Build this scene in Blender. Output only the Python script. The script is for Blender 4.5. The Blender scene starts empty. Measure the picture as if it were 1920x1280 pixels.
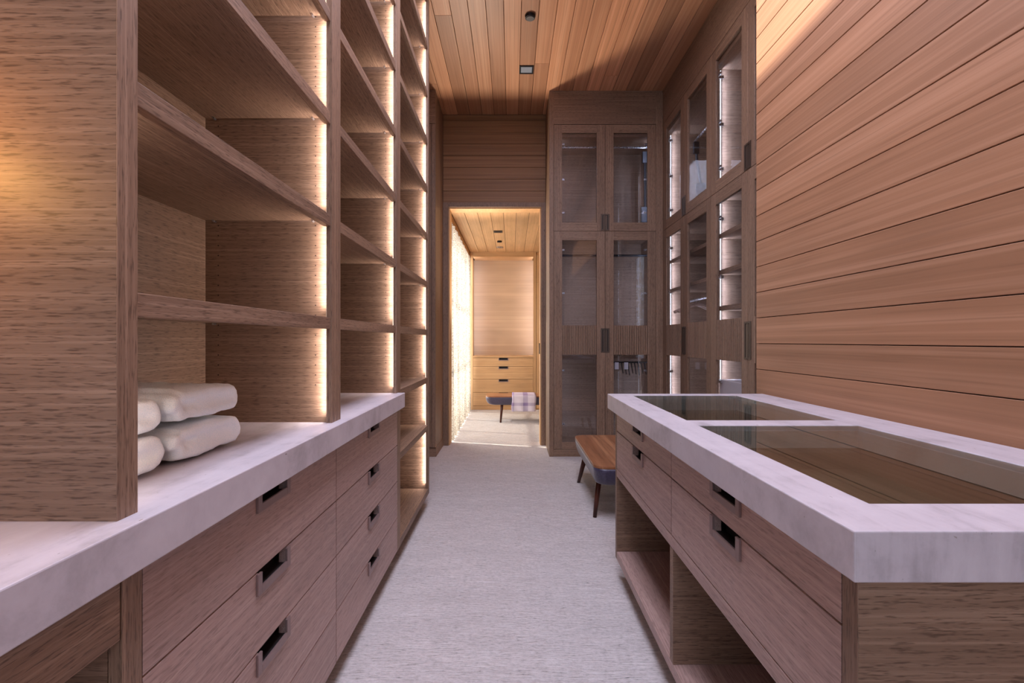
import bpy, bmesh, math, random
from mathutils import Vector, noise as mnoise
random.seed(7)
S = bpy.context.scene
COL = S.collection
CAMZ = 1.15
# ------------------------------------------------------------------ camera
cam_d = bpy.data.cameras.new('camera'); cam = bpy.data.objects.new('camera', cam_d); COL.objects.link(cam)
cam_d.sensor_width = 36; cam_d.lens = 17; cam_d.shift_y = -2/1920; cam_d.clip_start = .02
cam.location = (0, 0, CAMZ); cam.rotation_euler = (math.pi/2, 0, 0)
S.camera = cam
# ------------------------------------------------------------------ world, big lights, exposure
S.view_settings.view_transform = 'Standard'; S.view_settings.look = 'None'
S.view_settings.gamma = 1; S.view_settings.use_curve_mapping = False
S.view_settings.exposure = 0.0
W = bpy.data.worlds.new('sky'); S.world = W; W.use_nodes = True
bg = W.node_tree.nodes['Background']; bg.inputs[0].default_value = (.62, .74, 1, 1); bg.inputs[1].default_value = 3.0

def area(name, loc, rot, sx, sy, power, col, spread=math.pi):
    d = bpy.data.lights.new(name, 'AREA'); d.shape = 'RECTANGLE'; d.size = sx; d.size_y = sy
    d.energy = power; d.color = col; d.spread = spread
    o = bpy.data.objects.new(name, d); COL.objects.link(o); o.location = loc; o.rotation_euler = rot
    return o
PI = math.pi
sun_d = bpy.data.lights.new('sun', 'SUN'); sun_d.energy = 9; sun_d.angle = .03; sun_d.color = (1, .92, .8)
sun = bpy.data.objects.new('sun', sun_d); COL.objects.link(sun)
sun.rotation_euler = Vector((1.0, -.28, -.85)).to_track_quat('-Z', 'Y').to_euler()
# daylight of the skylight behind the camera, of the far room's window wall, of the window behind
area('skylight_daylight', (0.02, 1.45, 3.66), (0, 0, 0), .86, 2.9, 88, (.84, .80, 1.0))
area('window_daylight', (0.0, -1.87, 2.0), (PI/2, 0, 0), 1.6, 2.3, 17, (.80, .80, 1.0))
area('window_wall_daylight', (-1.02, 6.75, 1.35), (0, -PI/2, 0), 2.3, 2.3, 220, (1, .96, .91))

# added fill lamp, standing in for far-room sunlight bounced through the doorway to the ceiling
sb = area('sun_bounce_fill', (-.58, 5.85, 1.25), (0, 0, 0), .35, .35, 15, (1, .84, .68), 1.36)
sb.rotation_euler = Vector((.14, -.66, .82)).to_track_quat('-Z', 'Y').to_euler()

# ------------------------------------------------------------------ helpers
class MB:
    def __init__(s): s.v = []; s.f = []
    def box(s, x0, x1, y0, y1, z0, z1):
        if x0 > x1: x0, x1 = x1, x0
        if y0 > y1: y0, y1 = y1, y0
        if z0 > z1: z0, z1 = z1, z0
        n = len(s.v)
        s.v += [(x0,y0,z0),(x1,y0,z0),(x1,y1,z0),(x0,y1,z0),(x0,y0,z1),(x1,y0,z1),(x1,y1,z1),(x0,y1,z1)]
        s.f += [tuple(n+i for i in q) for q in ((0,3,2,1),(4,5,6,7),(0,1,5,4),(1,2,6,5),(2,3,7,6),(3,0,4,7))]
        return s
    def tube(s, pts, r, n=10, r2=None):
        pts = [Vector(p) for p in pts]; base = len(s.v); m = len(pts)
        for i, p in enumerate(pts):
            d = (pts[min(i+1, m-1)]-pts[max(i-1, 0)]).normalized()
            up = Vector((0,0,1)) if abs(d.z) < .9 else Vector((1,0,0))
            a = d.cross(up).normalized(); b = d.cross(a).normalized()
            rr = r if r2 is None else r+(r2-r)*i/(m-1)
            for k in range(n):
                t = 2*PI*k/n; q = p+a*math.cos(t)*rr+b*math.sin(t)*rr; s.v.append(tuple(q))
        for i in range(m-1):
            for k in range(n):
                a0 = base+i*n+k; a1 = base+i*n+(k+1) % n
                s.f.append((a0, a0+n, a1+n, a1))
        s.f.append(tuple(base+k for k in range(n))); s.f.append(tuple(base+(m-1)*n+k for k in reversed(range(n))))
        return s
    def prism(s, poly, z0, z1):
        n = len(s.v); m = len(poly)
        s.v += [(x, y, z0) for x, y in poly]+[(x, y, z1) for x, y in poly]
        s.f.append(tuple(n+i for i in reversed(range(m)))); s.f.append(tuple(n+m+i for i in range(m)))
        for i in range(m): j = (i+1) % m; s.f.append((n+i, n+j, n+m+j, n+m+i))
        return s
    def build(s, name, m, parent=None, bevel=0, smooth=False, kind=None, seg=2):
        org = worldloc(parent)
        me = bpy.data.meshes.new(name)
        me.from_pydata([(x-org[0], y-org[1], z-org[2]) for x, y, z in s.v], [], s.f)
        bm = bmesh.new(); bm.from_mesh(me); bmesh.ops.recalc_face_normals(bm, faces=bm.faces); bm.to_mesh(me); bm.free()
        if smooth:
            me.polygons.foreach_set('use_smooth', [True]*len(me.polygons))
        me.materials.append(m)
        o = bpy.data.objects.new(name, me); COL.objects.link(o)
        if parent is not None: o.parent = parent
        if kind: o['kind'] = kind
        if bevel:
            b = o.modifiers.new('bevel', 'BEVEL'); b.width = bevel; b.segments = seg; b.limit_method = 'ANGLE'
        return o
def worldloc(p):
    v = Vector((0,0,0))
    while p is not None: v += p.location; p = p.parent
    return v
def thing(name, loc, label, cat, group=None):
    o = bpy.data.objects.new(name, None); COL.objects.link(o); o.location = loc; o.empty_display_size = .1
    return tag(o, label, cat, group)
def tag(o, label, cat, group=None):
    o['label'] = label; o['category'] = cat
    if group: o['group'] = group
    return o
def box(name, m, parent, c, bevel=0, kind=None):
    return MB().box(*c).build(name, m, parent, bevel, kind=kind)

# ------------------------------------------------------------------ materials
def newmat(name):
    m = bpy.data.materials.new(name); m.use_nodes = True
    nt = m.node_tree; return m, nt, nt.nodes['Principled BSDF']
def N(nt, t, **k):
    n = nt.nodes.new(t)
    for a, b in k.items(): setattr(n, a, b)
    return n
def ramp(nt, stops):
    r = N(nt, 'ShaderNodeValToRGB'); e = r.color_ramp.elements
    while len(e) < len(stops): e.new(.5)
    for i, (p, c) in enumerate(stops): e[i].position = p; e[i].color = (*c, 1)
    return r
def srgb(r, g, b):
    f = lambda c: ((c/255+.055)/1.055)**2.4 if c > 10 else c/255/12.92
    return (f(r), f(g), f(b))
def wood(name, axis, dark, mid, light, fine=360, along=30, rough=.5, var=.2, bump=.15, broad=5, streak=.68):
    m, nt, P = newmat(name); L = nt.links.new
    tc = N(nt, 'ShaderNodeTexCoord'); oi = N(nt, 'ShaderNodeObjectInfo')
    off = N(nt, 'ShaderNodeVectorMath', operation='SCALE'); off.inputs[0].default_value = (13.1, 7.7, 5.3)
    L(oi.outputs['Random'], off.inputs['Scale'])
    add = N(nt, 'ShaderNodeVectorMath', operation='ADD'); L(tc.outputs['Object'], add.inputs[0]); L(off.outputs[0], add.inputs[1])
    def nz(f, a, det):
        mp = N(nt, 'ShaderNodeMapping'); sc = [f, f, f]; sc['xyz'.index(axis)] = a; mp.inputs['Scale'].default_value = sc
        L(add.outputs[0], mp.inputs['Vector'])
        n = N(nt, 'ShaderNodeTexNoise'); n.inputs['Scale'].default_value = 1; n.inputs['Detail'].default_value = det
        n.inputs['Roughness'].default_value = .6; L(mp.outputs[0], n.inputs['Vector']); return n
    a = nz(fine, along, 2); b = nz(fine*.42, along*.05, 2); c = nz(broad, broad*.3, 2)
    r0 = ramp(nt, [(.25, [.25*p+.75*q for p, q in zip(dark, mid)]), (.5, mid), (.78, light)])
    L(b.outputs['Fac'], r0.inputs[0])
    pr = ramp(nt, [(.53, (0,0,0)), (.66, (1,1,1))]); L(a.outputs['Fac'], pr.inputs[0])
    st = N(nt, 'ShaderNodeMath', operation='MULTIPLY'); L(pr.outputs[0], st.inputs[0]); st.inputs[1].default_value = streak
    r = N(nt, 'ShaderNodeMix'); r.data_type = 'RGBA'; L(st.outputs[0], r.inputs[0]); L(r0.outputs[0], r.inputs[6]); r.inputs[7].default_value = (*[c*.95 for c in dark], 1)
    # per-piece and broad variation in value
    v1 = N(nt, 'ShaderNodeMath', operation='MULTIPLY_ADD'); L(oi.outputs['Random'], v1.inputs[0]); v1.inputs[1].default_value = var; v1.inputs[2].default_value = 1-var*.5
    v2 = N(nt, 'ShaderNodeMath', operation='MULTIPLY_ADD'); L(c.outputs['Fac'], v2.inputs[0]); v2.inputs[1].default_value = .5; v2.inputs[2].default_value = .75
    v = N(nt, 'ShaderNodeMath', operation='MULTIPLY'); L(v1.outputs[0], v.inputs[0]); L(v2.outputs[0], v.inputs[1])
    hs = N(nt, 'ShaderNodeHueSaturation'); L(r.outputs[2], hs.inputs['Color']); L(v.outputs[0], hs.inputs['Value'])
    L(hs.outputs[0], P.inputs['Base Color'])
    bp = N(nt, 'ShaderNodeBump'); bp.inputs['Strength'].default_value = bump; bp.inputs['Distance'].default_value = .002; bp.invert = True
    L(a.outputs['Fac'], bp.inputs['Height']); L(bp.outputs[0], P.inputs['Normal'])
    P.inputs['Roughness'].default_value = rough
    P.inputs['Specular IOR Level'].default_value = .35
    return m
def plain(name, col, rough=.5, metal=0, spec=.5, emit=None, es=0):
    m, nt, P = newmat(name); P.inputs['Base Color'].default_value = (*col, 1); P.inputs['Roughness'].default_value = rough
    P.inputs['Metallic'].default_value = metal; P.inputs['Specular IOR Level'].default_value = spec
    n = N(nt, 'ShaderNodeTexNoise'); n.inputs['Scale'].default_value = 60
    tc = N(nt, 'ShaderNodeTexCoord'); nt.links.new(tc.outputs['Object'], n.inputs['Vector'])
    mp = N(nt, 'ShaderNodeMapRange'); mp.inputs[3].default_value = max(0, rough-.06); mp.inputs[4].default_value = min(1, rough+.06)
    nt.links.new(n.outputs['Fac'], mp.inputs[0]); nt.links.new(mp.outputs[0], P.inputs['Roughness'])
    if emit: P.inputs['Emission Color'].default_value = (*emit, 1); P.inputs['Emission Strength'].default_value = es
    return m
OD, OM, OL = srgb(82, 62, 49), srgb(138, 111, 91), srgb(166, 138, 116)
OAK = {a: wood('oak_'+a, a, OD, OM, OL) for a in 'xyz'}
FRONT = wood('oak_drawer_front', 'y', srgb(112,88,80), srgb(176,146,136), srgb(194,166,156), fine=330, along=26, rough=.42, var=.06, bump=.08, broad=4, streak=.45)
CD, CM, CL = srgb(112, 76, 55), srgb(160, 112, 80), srgb(184, 136, 100)
cedar_y = wood('cedar_wall', 'y', srgb(116,80,56), srgb(168,122,90), srgb(186,140,108), fine=110, along=1.5, var=.18, bump=.05, broad=3, streak=.25)
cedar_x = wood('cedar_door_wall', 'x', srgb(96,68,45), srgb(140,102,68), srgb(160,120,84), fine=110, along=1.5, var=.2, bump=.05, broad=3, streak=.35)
cedar_c = wood('cedar_ceiling', 'y', srgb(138,94,68), srgb(204,148,112), srgb(222,172,136), fine=110, along=1.2, var=.75, bump=.04, broad=3, streak=.28, rough=.42)
HON = {a: wood('honey_oak_'+a, a, srgb(160,122,84), srgb(200,158,112), srgb(214,174,130), fine=120, along=4, var=.1, bump=.05, streak=.3) for a in 'xyz'}
walnut_y = wood('walnut_top', 'y', srgb(92,54,34), srgb(160,108,74), srgb(196,144,104), fine=60, along=3, var=.1, bump=.03, streak=.4, rough=.3, broad=6)
walnut_leg = wood('walnut_leg', 'z', srgb(44,18,12), srgb(78,36,24), srgb(100,50,34), fine=60, along=6, var=.1, bump=.03, rough=.35)
backing = plain('dark_joint', srgb(52, 34, 24), .8)
dark_metal = plain('bronze_pull', srgb(150, 128, 124), .42, .55)
void_m = plain('dark_recess', srgb(24, 16, 14), .6)
bronze_d = plain('dark_bronze', srgb(96, 82, 72), .4, .6)
black_m = plain('black_metal', srgb(30, 32, 38), .4, .6)
alu = plain('brushed_aluminium', srgb(190, 192, 198), .28, .95)
white_lac = plain('white_lacquer', srgb(222, 220, 226), .4)
led_cool = plain('cool_led', (.9,.93,1), .5, emit=(.72, .82, 1), es=5)
led_warm = plain('warm_led', (1,.9,.8), .5, emit=(1, .84, .68), es=5)

def stone_mat():
    m, nt, P = newmat('travertine'); L = nt.links.new
    tc = N(nt, 'ShaderNodeTexCoord')
    def nz(sc, det, s=1, ro=.55, dist=0):
        mp = N(nt, 'ShaderNodeMapping'); mp.inputs['Scale'].default_value = sc; mp.inputs['Rotation'].default_value = (0, 0, .12)
        L(tc.outputs['Object'], mp.inputs['Vector'])
        n = N(nt, 'ShaderNodeTexNoise'); n.inputs['Scale'].default_value = s; n.inputs['Detail'].default_value = det
        n.inputs['Roughness'].default_value = ro; n.inputs['Distortion'].default_value = dist
        L(mp.outputs[0], n.inputs['Vector']); return n
    a = nz((26, 3, 4), 5, 1, .6, .4); b = nz((9, 9, 9), 6, 1, .7, .3); c = nz((110, 45, 70), 2, 1)
    mx = N(nt, 'ShaderNodeMix'); mx.data_type = 'FLOAT'; mx.inputs[0].default_value = .5; L(a.outputs['Fac'], mx.inputs[2]); L(b.outputs['Fac'], mx.inputs[3])
    r = ramp(nt, [(.32, srgb(166,160,164)), (.48, srgb(200,193,199)), (.7, srgb(216,210,215))]); L(mx.outputs[0], r.inputs[0])
    pr = ramp(nt, [(.73, (0,0,0)), (.77, (1,1,1))]); L(c.outputs['Fac'], pr.inputs[0])
    mm = N(nt, 'ShaderNodeMix'); mm.data_type = 'RGBA'; L(pr.outputs[0], mm.inputs[0]); L(r.outputs[0], mm.inputs[6]); mm.inputs[7].default_value = (*srgb(140,130,124), 1)
    L(mm.outputs[2], P.inputs['Base Color'])
    bp = N(nt, 'ShaderNodeBump'); bp.inputs['Strength'].default_value = .25; bp.inputs['Distance'].default_value = .002; bp.invert = True
    L(pr.outputs[0], bp.inputs['Height']); L(bp.outputs[0], P.inputs['Normal'])
    P.inputs['Roughness'].default_value = .38; P.inputs['Specular IOR Level'].default_value = .4
    return m
STONE = stone_mat()
def carpet_mat():
    m, nt, P = newmat('wool_carpet'); L = nt.links.new
    tc = N(nt, 'ShaderNodeTexCoord')
    def nz(sc, det, ro=.6):
        mp = N(nt, 'ShaderNodeMapping'); mp.inputs['Scale'].default_value = sc; L(tc.outputs['Object'], mp.inputs['Vector'])
        n = N(nt, 'ShaderNodeTexNoise'); n.inputs['Scale'].default_value = 1; n.inputs['Detail'].default_value = det; n.inputs['Roughness'].default_value = ro
        L(mp.outputs[0], n.inputs['Vector']); return n
    a = nz((16, 190, 60), 3); b = nz((60, 110, 60), 2); c = nz((2.5, 9, 3), 3)
    mx = N(nt, 'ShaderNodeMix'); mx.data_type = 'FLOAT'; mx.inputs[0].default_value = .4; L(a.outputs['Fac'], mx.inputs[2]); L(b.outputs['Fac'], mx.inputs[3])
    r = ramp(nt, [(.30, srgb(92,94,88)), (.37, srgb(182,176,172)), (.52, srgb(212,205,202)), (.7, srgb(226,220,217))]); L(mx.outputs[0], r.inputs[0])
    v2 = N(nt, 'ShaderNodeMath', operation='MULTIPLY_ADD'); L(c.outputs['Fac'], v2.inputs[0]); v2.inputs[1].default_value = .3; v2.inputs[2].default_value = .85
    hs = N(nt, 'ShaderNodeHueSaturation'); L(r.outputs[0], hs.inputs['Color']); L(v2.outputs[0], hs.inputs['Value']); L(hs.outputs[0], P.inputs['Base Color'])
    bp = N(nt, 'ShaderNodeBump'); bp.inputs['Strength'].default_value = .9; bp.inputs['Distance'].default_value = .012
    L(mx.outputs[0], bp.inputs['Height']); L(bp.outputs[0], P.inputs['Normal'])
    P.inputs['Roughness'].default_value = .95; P.inputs['Specular IOR Level'].default_value = .1
    P.inputs['Sheen Weight'].default_value = .2
    return m
CARPET = carpet_mat()
def glass_mat(name, tint, ior=1.5, boost=0):
    m = bpy.data.materials.new(name); m.use_nodes = True; nt = m.node_tree; L = nt.links.new
    nt.nodes.remove(nt.nodes['Principled BSDF']); out = nt.nodes['Material Output']
    t = N(nt, 'ShaderNodeBsdfTransparent'); t.inputs[0].default_value = (*tint, 1)
    g = N(nt, 'ShaderNodeBsdfGlossy'); g.inputs['Roughness'].default_value = .0; g.inputs[0].default_value = (1,1,1,1)
    f = N(nt, 'ShaderNodeFresnel'); ge = N(nt, 'ShaderNodeNewGeometry')
    mr = N(nt, 'ShaderNodeMapRange'); mr.inputs[3].default_value = ior; mr.inputs[4].default_value = 1/ior   # same reflectance on both faces of a thin pane
    L(ge.outputs['Backfacing'], mr.inputs[0]); L(mr.outputs[0], f.inputs[0])
    mx = N(nt, 'ShaderNodeMixShader')
    L(f.outputs[0], mx.inputs[0]); L(t.outputs[0], mx.inputs[1]); L(g.outputs[0], mx.inputs[2]); L(mx.outputs[0], out.inputs[0])
    return m
GLASS = glass_mat('clear_glass', (.88, .88, .90), 1.5)
GLASS_S = glass_mat('side_glass', (.92, .92, .93), 1.42)
GLASS_T = glass_mat('display_glass', (.74, .81, .78), 1.5)
def cloth(name, c1, c2, scale=300, bump=.5, rough=.95):
    m, nt, P = newmat(name); L = nt.links.new
    tc = N(nt, 'ShaderNodeTexCoord'); n = N(nt, 'ShaderNodeTexNoise'); n.inputs['Scale'].default_value = scale; n.inputs['Detail'].default_value = 3
    L(tc.outputs['Object'], n.inputs['Vector']); r = ramp(nt, [(.35, c1), (.6, c2)]); L(n.outputs['Fac'], r.inputs[0]); L(r.outputs[0], P.inputs['Base Color'])
    bp = N(nt, 'ShaderNodeBump'); bp.inputs['Strength'].default_value = bump; bp.inputs['Distance'].default_value = .003; L(n.outputs['Fac'], bp.inputs['Height']); L(bp.outputs[0], P.inputs['Normal'])
    P.inputs['Roughness'].default_value = rough; P.inputs['Sheen Weight'].default_value = .3; P.inputs['Specular IOR Level'].default_value = .15
    return m
TERRY = cloth('white_terry', srgb(236,246,250), srgb(250,254,255), 420, .5)
LEATHER = cloth('plum_leather', srgb(48,42,64), srgb(62,54,80), 90, .15, .38); 
LEATHER.node_tree.nodes['Principled BSDF'].inputs['Specular IOR Level'].default_value = .6

# ================================================================== SETTING
CEIL = 3.619; YD = 5.293; YB = -1.9; XW = 1.2386; YWE = 2.452
TOPZ = .8868; TH = .0715
def struct(o): o['kind'] = 'structure'; return o
struct(box('floor', CARPET, None, (-2.2, 2.2, -2.0, 8.7, -.1, 0)))
import numpy as np
def pile():
    rg = np.random.RandomState(5); X0, X1, Y0, Y1 = -1.0, 1.25, 1.2, 8.0; nx, ny = 240, 1080
    xs = np.linspace(X0, X1, nx); ys = np.linspace(Y0, Y1, ny)
    def vn(cx, cy):
        gx, gy = int((X1-X0)/cx)+3, int((Y1-Y0)/cy)+3; g = rg.rand(gy, gx)
        fx, fy = (xs-X0)/cx, (ys-Y0)/cy; ix, iy = fx.astype(int), fy.astype(int); tx, ty = fx-ix, fy-iy
        tx = tx*tx*(3-2*tx); ty = ty*ty*(3-2*ty); IX, IY = np.meshgrid(ix, iy); TX, TY = np.meshgrid(tx, ty)
        return (g[IY, IX]*(1-TX)+g[IY, IX+1]*TX)*(1-TY)+(g[IY+1, IX]*(1-TX)+g[IY+1, IX+1]*TX)*TY
    h = .55*vn(.075, .014)+.3*vn(.03, .016)+.15*vn(.2, .06)
    z = -.0045+.010*h; XX, YY = np.meshgrid(xs, ys)
    co = np.stack([XX, YY, z], -1).reshape(-1, 3).astype(np.float32)
    i = (np.arange(ny-1)[:, None]*nx+np.arange(nx-1)[None, :]).reshape(-1)
    f = np.stack([i, i+1, i+1+nx, i+nx], -1).astype(np.int32)
    me = bpy.data.meshes.new('carpet_pile'); me.vertices.add(len(co)); me.vertices.foreach_set('co', co.ravel())
    me.loops.add(f.size); me.loops.foreach_set('vertex_index', f.ravel()); me.polygons.add(len(f))
    me.polygons.foreach_set('loop_start', np.arange(0, f.size, 4, dtype=np.int32)); me.polygons.foreach_set('use_smooth', np.ones(len(f), dtype=bool))
    me.update(calc_edges=True); me.materials.append(CARPET)
    o = bpy.data.objects.new('carpet_pile', me); COL.objects.link(o); o.parent = bpy.data.objects['floor']; o['kind'] = 'stuff'
pile()
# ceiling: dark backing with planks proud of it, opening (skylight) behind the camera
cb = MB(); cb.box(-1.3, -.95, YB, YD+.0149, CEIL+.015, CEIL+.1); cb.box(.95, 2.2, YB, YD+.0149, CEIL+.015, CEIL+.1)
cb.box(-.95, .95, 2.95, YD+.0149, CEIL+.015, CEIL+.1); cb.box(-.95, .95, YB, -.05, CEIL+.015, CEIL+.1); cb.box(-.95, -.46, -.05, 2.95, CEIL+.015, CEIL+.1); cb.box(.50, .95, -.05, 2.95, CEIL+.015, CEIL+.1)
ceil = struct(cb.build('ceiling', backing))
def planks(parent, mat_, lst):
    for i, c in enumerate(lst):
        MB().box(*c).build('plank', mat_, parent, bevel=.0015, seg=1)
rs = random.Random(3); lst = []
x = .07-.132*10
while x < 2.1:
    x0, x1 = x+.0017, x+.132-.0017
    y = YB if (x1 < -.46 or x0 > .50) else 2.95
    cuts = [y, YD-.002]
    if rs.random() < .45: cuts.insert(1, rs.uniform(3.3, 4.9))
    if abs(x-(.07-.132*7)) < .01: cuts = [YB, 4.66, YD-.002]
    for a, b in zip(cuts[:-1], cuts[1:]):
        lst.append((max(x0, -1.3), x1, a+.0006, b-.0006, CEIL, CEIL+.0148))
    x += .132
planks(ceil, cedar_c, lst)
# skylight well behind the camera
sk = MB(); a_, b_, c_, d_ = -.46, .50, -.05, 2.95
sk.box(a_-.02, a_, c_, d_, CEIL+.1, CEIL+.3).box(b_, b_+.02, c_, d_, CEIL+.1, CEIL+.3).box(a_-.02, b_+.02, c_-.02, c_, CEIL+.1, CEIL+.3).box(a_-.02, b_+.02, d_, d_+.02, CEIL+.1, CEIL+.3)
struct(sk.build('trim_1', HON['x']))
# right plank partition
wr = struct(MB().box(XW+.015, XW+.1, YB, YWE, 0, CEIL).build('wall_right', backing))
lst = []; z = 1.134-.1287*9
while z < CEIL:
    lst.append((XW, XW+.0149, YB+.001, YWE, max(z+.0015, 0.001), min(z+.1287-.0015, CEIL-.001))); z += .1287
planks(wr, cedar_y, lst)
# end trim of the partition
box('end_trim', OAK['z'], wr, (XW+.015, XW+.1, YWE+.0003, YWE+.012, .0, CEIL-.001))
# left wall
struct(box('wall_left', OAK['y'], None, (-1.3, -.9905, YB, 4.764, 0, CEIL)))
struct(box('wall_outer', OAK['y'], None, (2.1, 2.2, YB, YD, 0, CEIL)))
# wall with the doorway
DX0, DX1, DZ = -.695, .321, 2.607
wd = MB(); T0, T1 = YD+.015, YD+.17
wd.box(-2.2, DX0, T0, T1, 0, CEIL+.1); wd.box(DX1, 2.2, T0, T1, 0, CEIL+.1); wd.box(DX0, DX1, T0, T1, DZ, CEIL+.1)
wdo = struct(wd.build('wall_door', backing))
lst = []; z = 3.5575
while z > DZ+.05:
    lst.append((-.754, .369, YD, YD+.0149, max(z-.1287+.0015, DZ+.0515), z-.0015)); z -= .1287
lst.append((-.754, .369, YD, YD+.0149, 3.559, CEIL-.001))
planks(wdo, cedar_x, lst)
d1 = MB(); d1.box(-.754, DX0, YD-.012, YD+.0149, 0, DZ+.05); d1.box(DX1, .369, YD-.012, YD+.0149, 0, DZ+.05); d1.box(DX0, DX1, YD-.012, YD+.0149, DZ, DZ+.05)
door1 = struct(d1.build('door_1', OAK['z'], None, .001, seg=1))
jm = MB(); jm.box(DX0-.001, DX0+.012, YD+.015, YD+.18, 0, DZ-.0005); jm.box(DX1-.012, DX1+.001, YD+.015, YD+.18, 0, DZ-.0005); jm.box(DX0+.0125, DX1-.0125, YD+.015, YD+.18, DZ-.012, DZ)
jm.build('door_jamb', HON['z'], door1)
pk = MB().box(DX1-.02, DX1-.0125, YD+.07, YD+.11, 1.0, 1.12).build('door_latch', black_m, door1)
# left pier cabinet is a thing; back walls
bw = MB(); bw.box(-1.3, -.85, YB-.12, YB, 0, CEIL); bw.box(.85, 2.2, YB-.12, YB, 0, CEIL); bw.box(-.85, .85, YB-.12, YB, 0, .8); bw.box(-.85, .85, YB-.12, YB, 3.2, CEIL)
struct(bw.build('wall_back', OAK['x']))
wf = MB()
for xx in (-.85, -.30, .26, .81): wf.box(xx, xx+.04, YB-.09, YB-.03, .8, 3.2)
for zz in (.8, 1.38, 1.97, 2.56, 3.16): wf.box(-.81, .81, YB-.085, YB-.035, zz, zz+.04)
struct(wf.build('window_1', black_m))
# ------------------------------------------------------------------ far room
FY = 8.02; FC = 2.618
fc = struct(MB().box(-1.0, 2.2, YD+.17, 8.7, FC+.012, FC+.1).build('ceiling_far', backing))
lst = []; x = -.7
while x < 1.6:
    lst.append((x+.002, x+.148, YD+.171, FY+.6, FC, FC+.0118)); x += .15
planks(fc, HON['y'], lst)
struct(box('wall_far', HON['x'], None, (-1.3, 2.2, 8.6, 8.7, 0, FC)))
struct(box('wall_far_right', HON['y'], None, (1.9, 2.2, YD+.17, 8.6, 0, FC)))
ws = MB(); ws.box(-.98, -.705, YD+.17, FY+.57, 2.5, FC+.01); ws.box(-.98, -.8, 7.9, FY+.58, 0, 2.5)
struct(ws.build('wall_window', HON['y']))
w2 = MB()
for yy in (5.47, 6.2, 7.05, 7.84): w2.box(-.93, -.88, yy, yy+.055, 0, 2.5)
for zz in (0.0, .95, 1.75, 2.45): w2.box(-.93, -.88, 5.47, 7.89, zz, zz+.05)
struct(w2.build('window_2', black_m))

# ================================================================== HANDLES (recessed pulls)
def pull(fr, parent, uc, ztop, w=.158, hgt=.05, prot=.006, leg=.018, opentop=True, name='handle'):
    """fr(u,d,z): u along the front, d depth inwards (negative = proud)."""
    m = MB()
    def b(u0, u1, d0, d1, z0, z1):
        p, q = fr(u0, d0), fr(u1, d1); m.box(p[0], q[0], p[1], q[1], z0, z1)
    u0, u1 = uc-w/2, uc+w/2; z0 = ztop-hgt
    b(u0, u0+leg, -prot, .004, z0, ztop); b(u1-leg, u1, -prot, .004, z0, ztop); b(u0+leg, u1-leg, -prot, .004, z0, z0+leg)
    b(u0+leg, u1-leg, .0, .004, z0+leg, ztop-.002)
    h = m.build(name, dark_metal, parent, .0008, seg=1)
    v = MB()
    p, q = fr(u0+leg, -.0012), fr(u1-leg, .0)
    v.box(p[0], q[0], p[1], q[1], z0+leg, ztop-.003)
    return h, v
def faceL(X):   # front facing +X at plane X: depth goes -X
    return lambda u, d: (X-d, u)
def faceR(X):   # front facing -X
    return lambda u, d: (X+d, u)
def faceY(Y):   # front facing -Y
    return lambda u, d: (u, Y+d)
def B(m, fr, u0, u1, d0, d1, z0, z1):
    p, q = fr(u0, d0), fr(u1, d1); m.box(p[0], q[0], p[1], q[1], z0, z1); return m

def drawer(root, fr, u0, u1, z0, z1, uc, mat_, th=.02, hw=.158, hh=.05, lbl=None, handle=True, leg=.018):
    """drawer front with a real notch cut for the recessed pull"""
    g = .0022; u0 += g; u1 -= g; z0 += g; z1 -= g
    m = MB(); a0, a1 = uc-hw/2+leg*.5, uc+hw/2-leg*.5; zn = z1-hh+leg*.5
    if handle:
        B(m, fr, u0, a0, 0, th, z0, z1); B(m, fr, a1, u1, 0, th, z0, z1); B(m, fr, a0, a1, 0, th, z0, zn)
    else: B(m, fr, u0, u1, 0, th, z0, z1)
    # merge: simple boxes share faces, keep one mesh
    d = m.build('drawer', mat_, root)
    if not handle: return d
    h = MB(); p = .006; z0h = z1-hh; b0, b1 = uc-hw/2, uc+hw/2
    B(h, fr, b0, b0+leg, -p, -.0002, z0h, z1); B(h, fr, b1-leg, b1, -p, -.0002, z0h, z1); B(h, fr, b0+leg, b1-leg, -p, -.0002, z0h, z0h+leg)
    hd = h.build('handle', dark_metal, d, .0008, seg=1)
    c = MB(); B(c, fr, a0+.0005, a1-.0005, th+.012, th+.014, zn-.0, z1-.001)
    B(c, fr, a0+.0005, a1-.0005, .001, th+.012, zn+.0002, zn+.002)
    c.build('handle_cup', void_m, d)
    return d

# ================================================================== LEFT BASE CABINETS
XF = -.574; BK = -.989; ZB = .095; SB = TOPZ-TH
fL = faceL(XF)
DZS = [SB-.002, .6265, .446, .263, .096]
def base_unit(y0, y1, uc, label, du0, du1):
    r = thing('drawer_cabinet', (XF-.2, (y0+y1)/2, 0), label, 'cabinet', 'drawer cabinets under the left counter')
    c = MB(); c.box(BK, XF-.0215, y0, y0+.02, ZB, SB-.001); c.box(BK, XF-.0215, y1-.02, y1, ZB, SB-.001)
    c.box(BK, XF-.06, y0+.02, y1-.02, ZB, ZB+.02); c.box(BK, BK+.01, y0+.02, y1-.02, ZB+.02, SB-.001); c.box(-.66, XF-.0605, y0+.0202, y1-.0202, SB-.03, SB-.001)
    c.build('carcass', OAK['x'], r)
    box('plinth', OAK['y'], r, (-.68, -.66, y0, y1, 0, ZB-.0005))
    for a, b in zip(DZS[:-1], DZS[1:]): drawer(r, fL, du0, du1, b, a, uc, FRONT)
    return r
u1 = base_unit(.7115, 1.579, 1.163, 'oak drawer cabinet with four flat drawers nearest the camera, below the folded white towels', .75, 1.579)
box('corner_stile', OAK['z'], u1, (XF-.02, XF, .7118, .7496, ZB, SB-.002))
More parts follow.
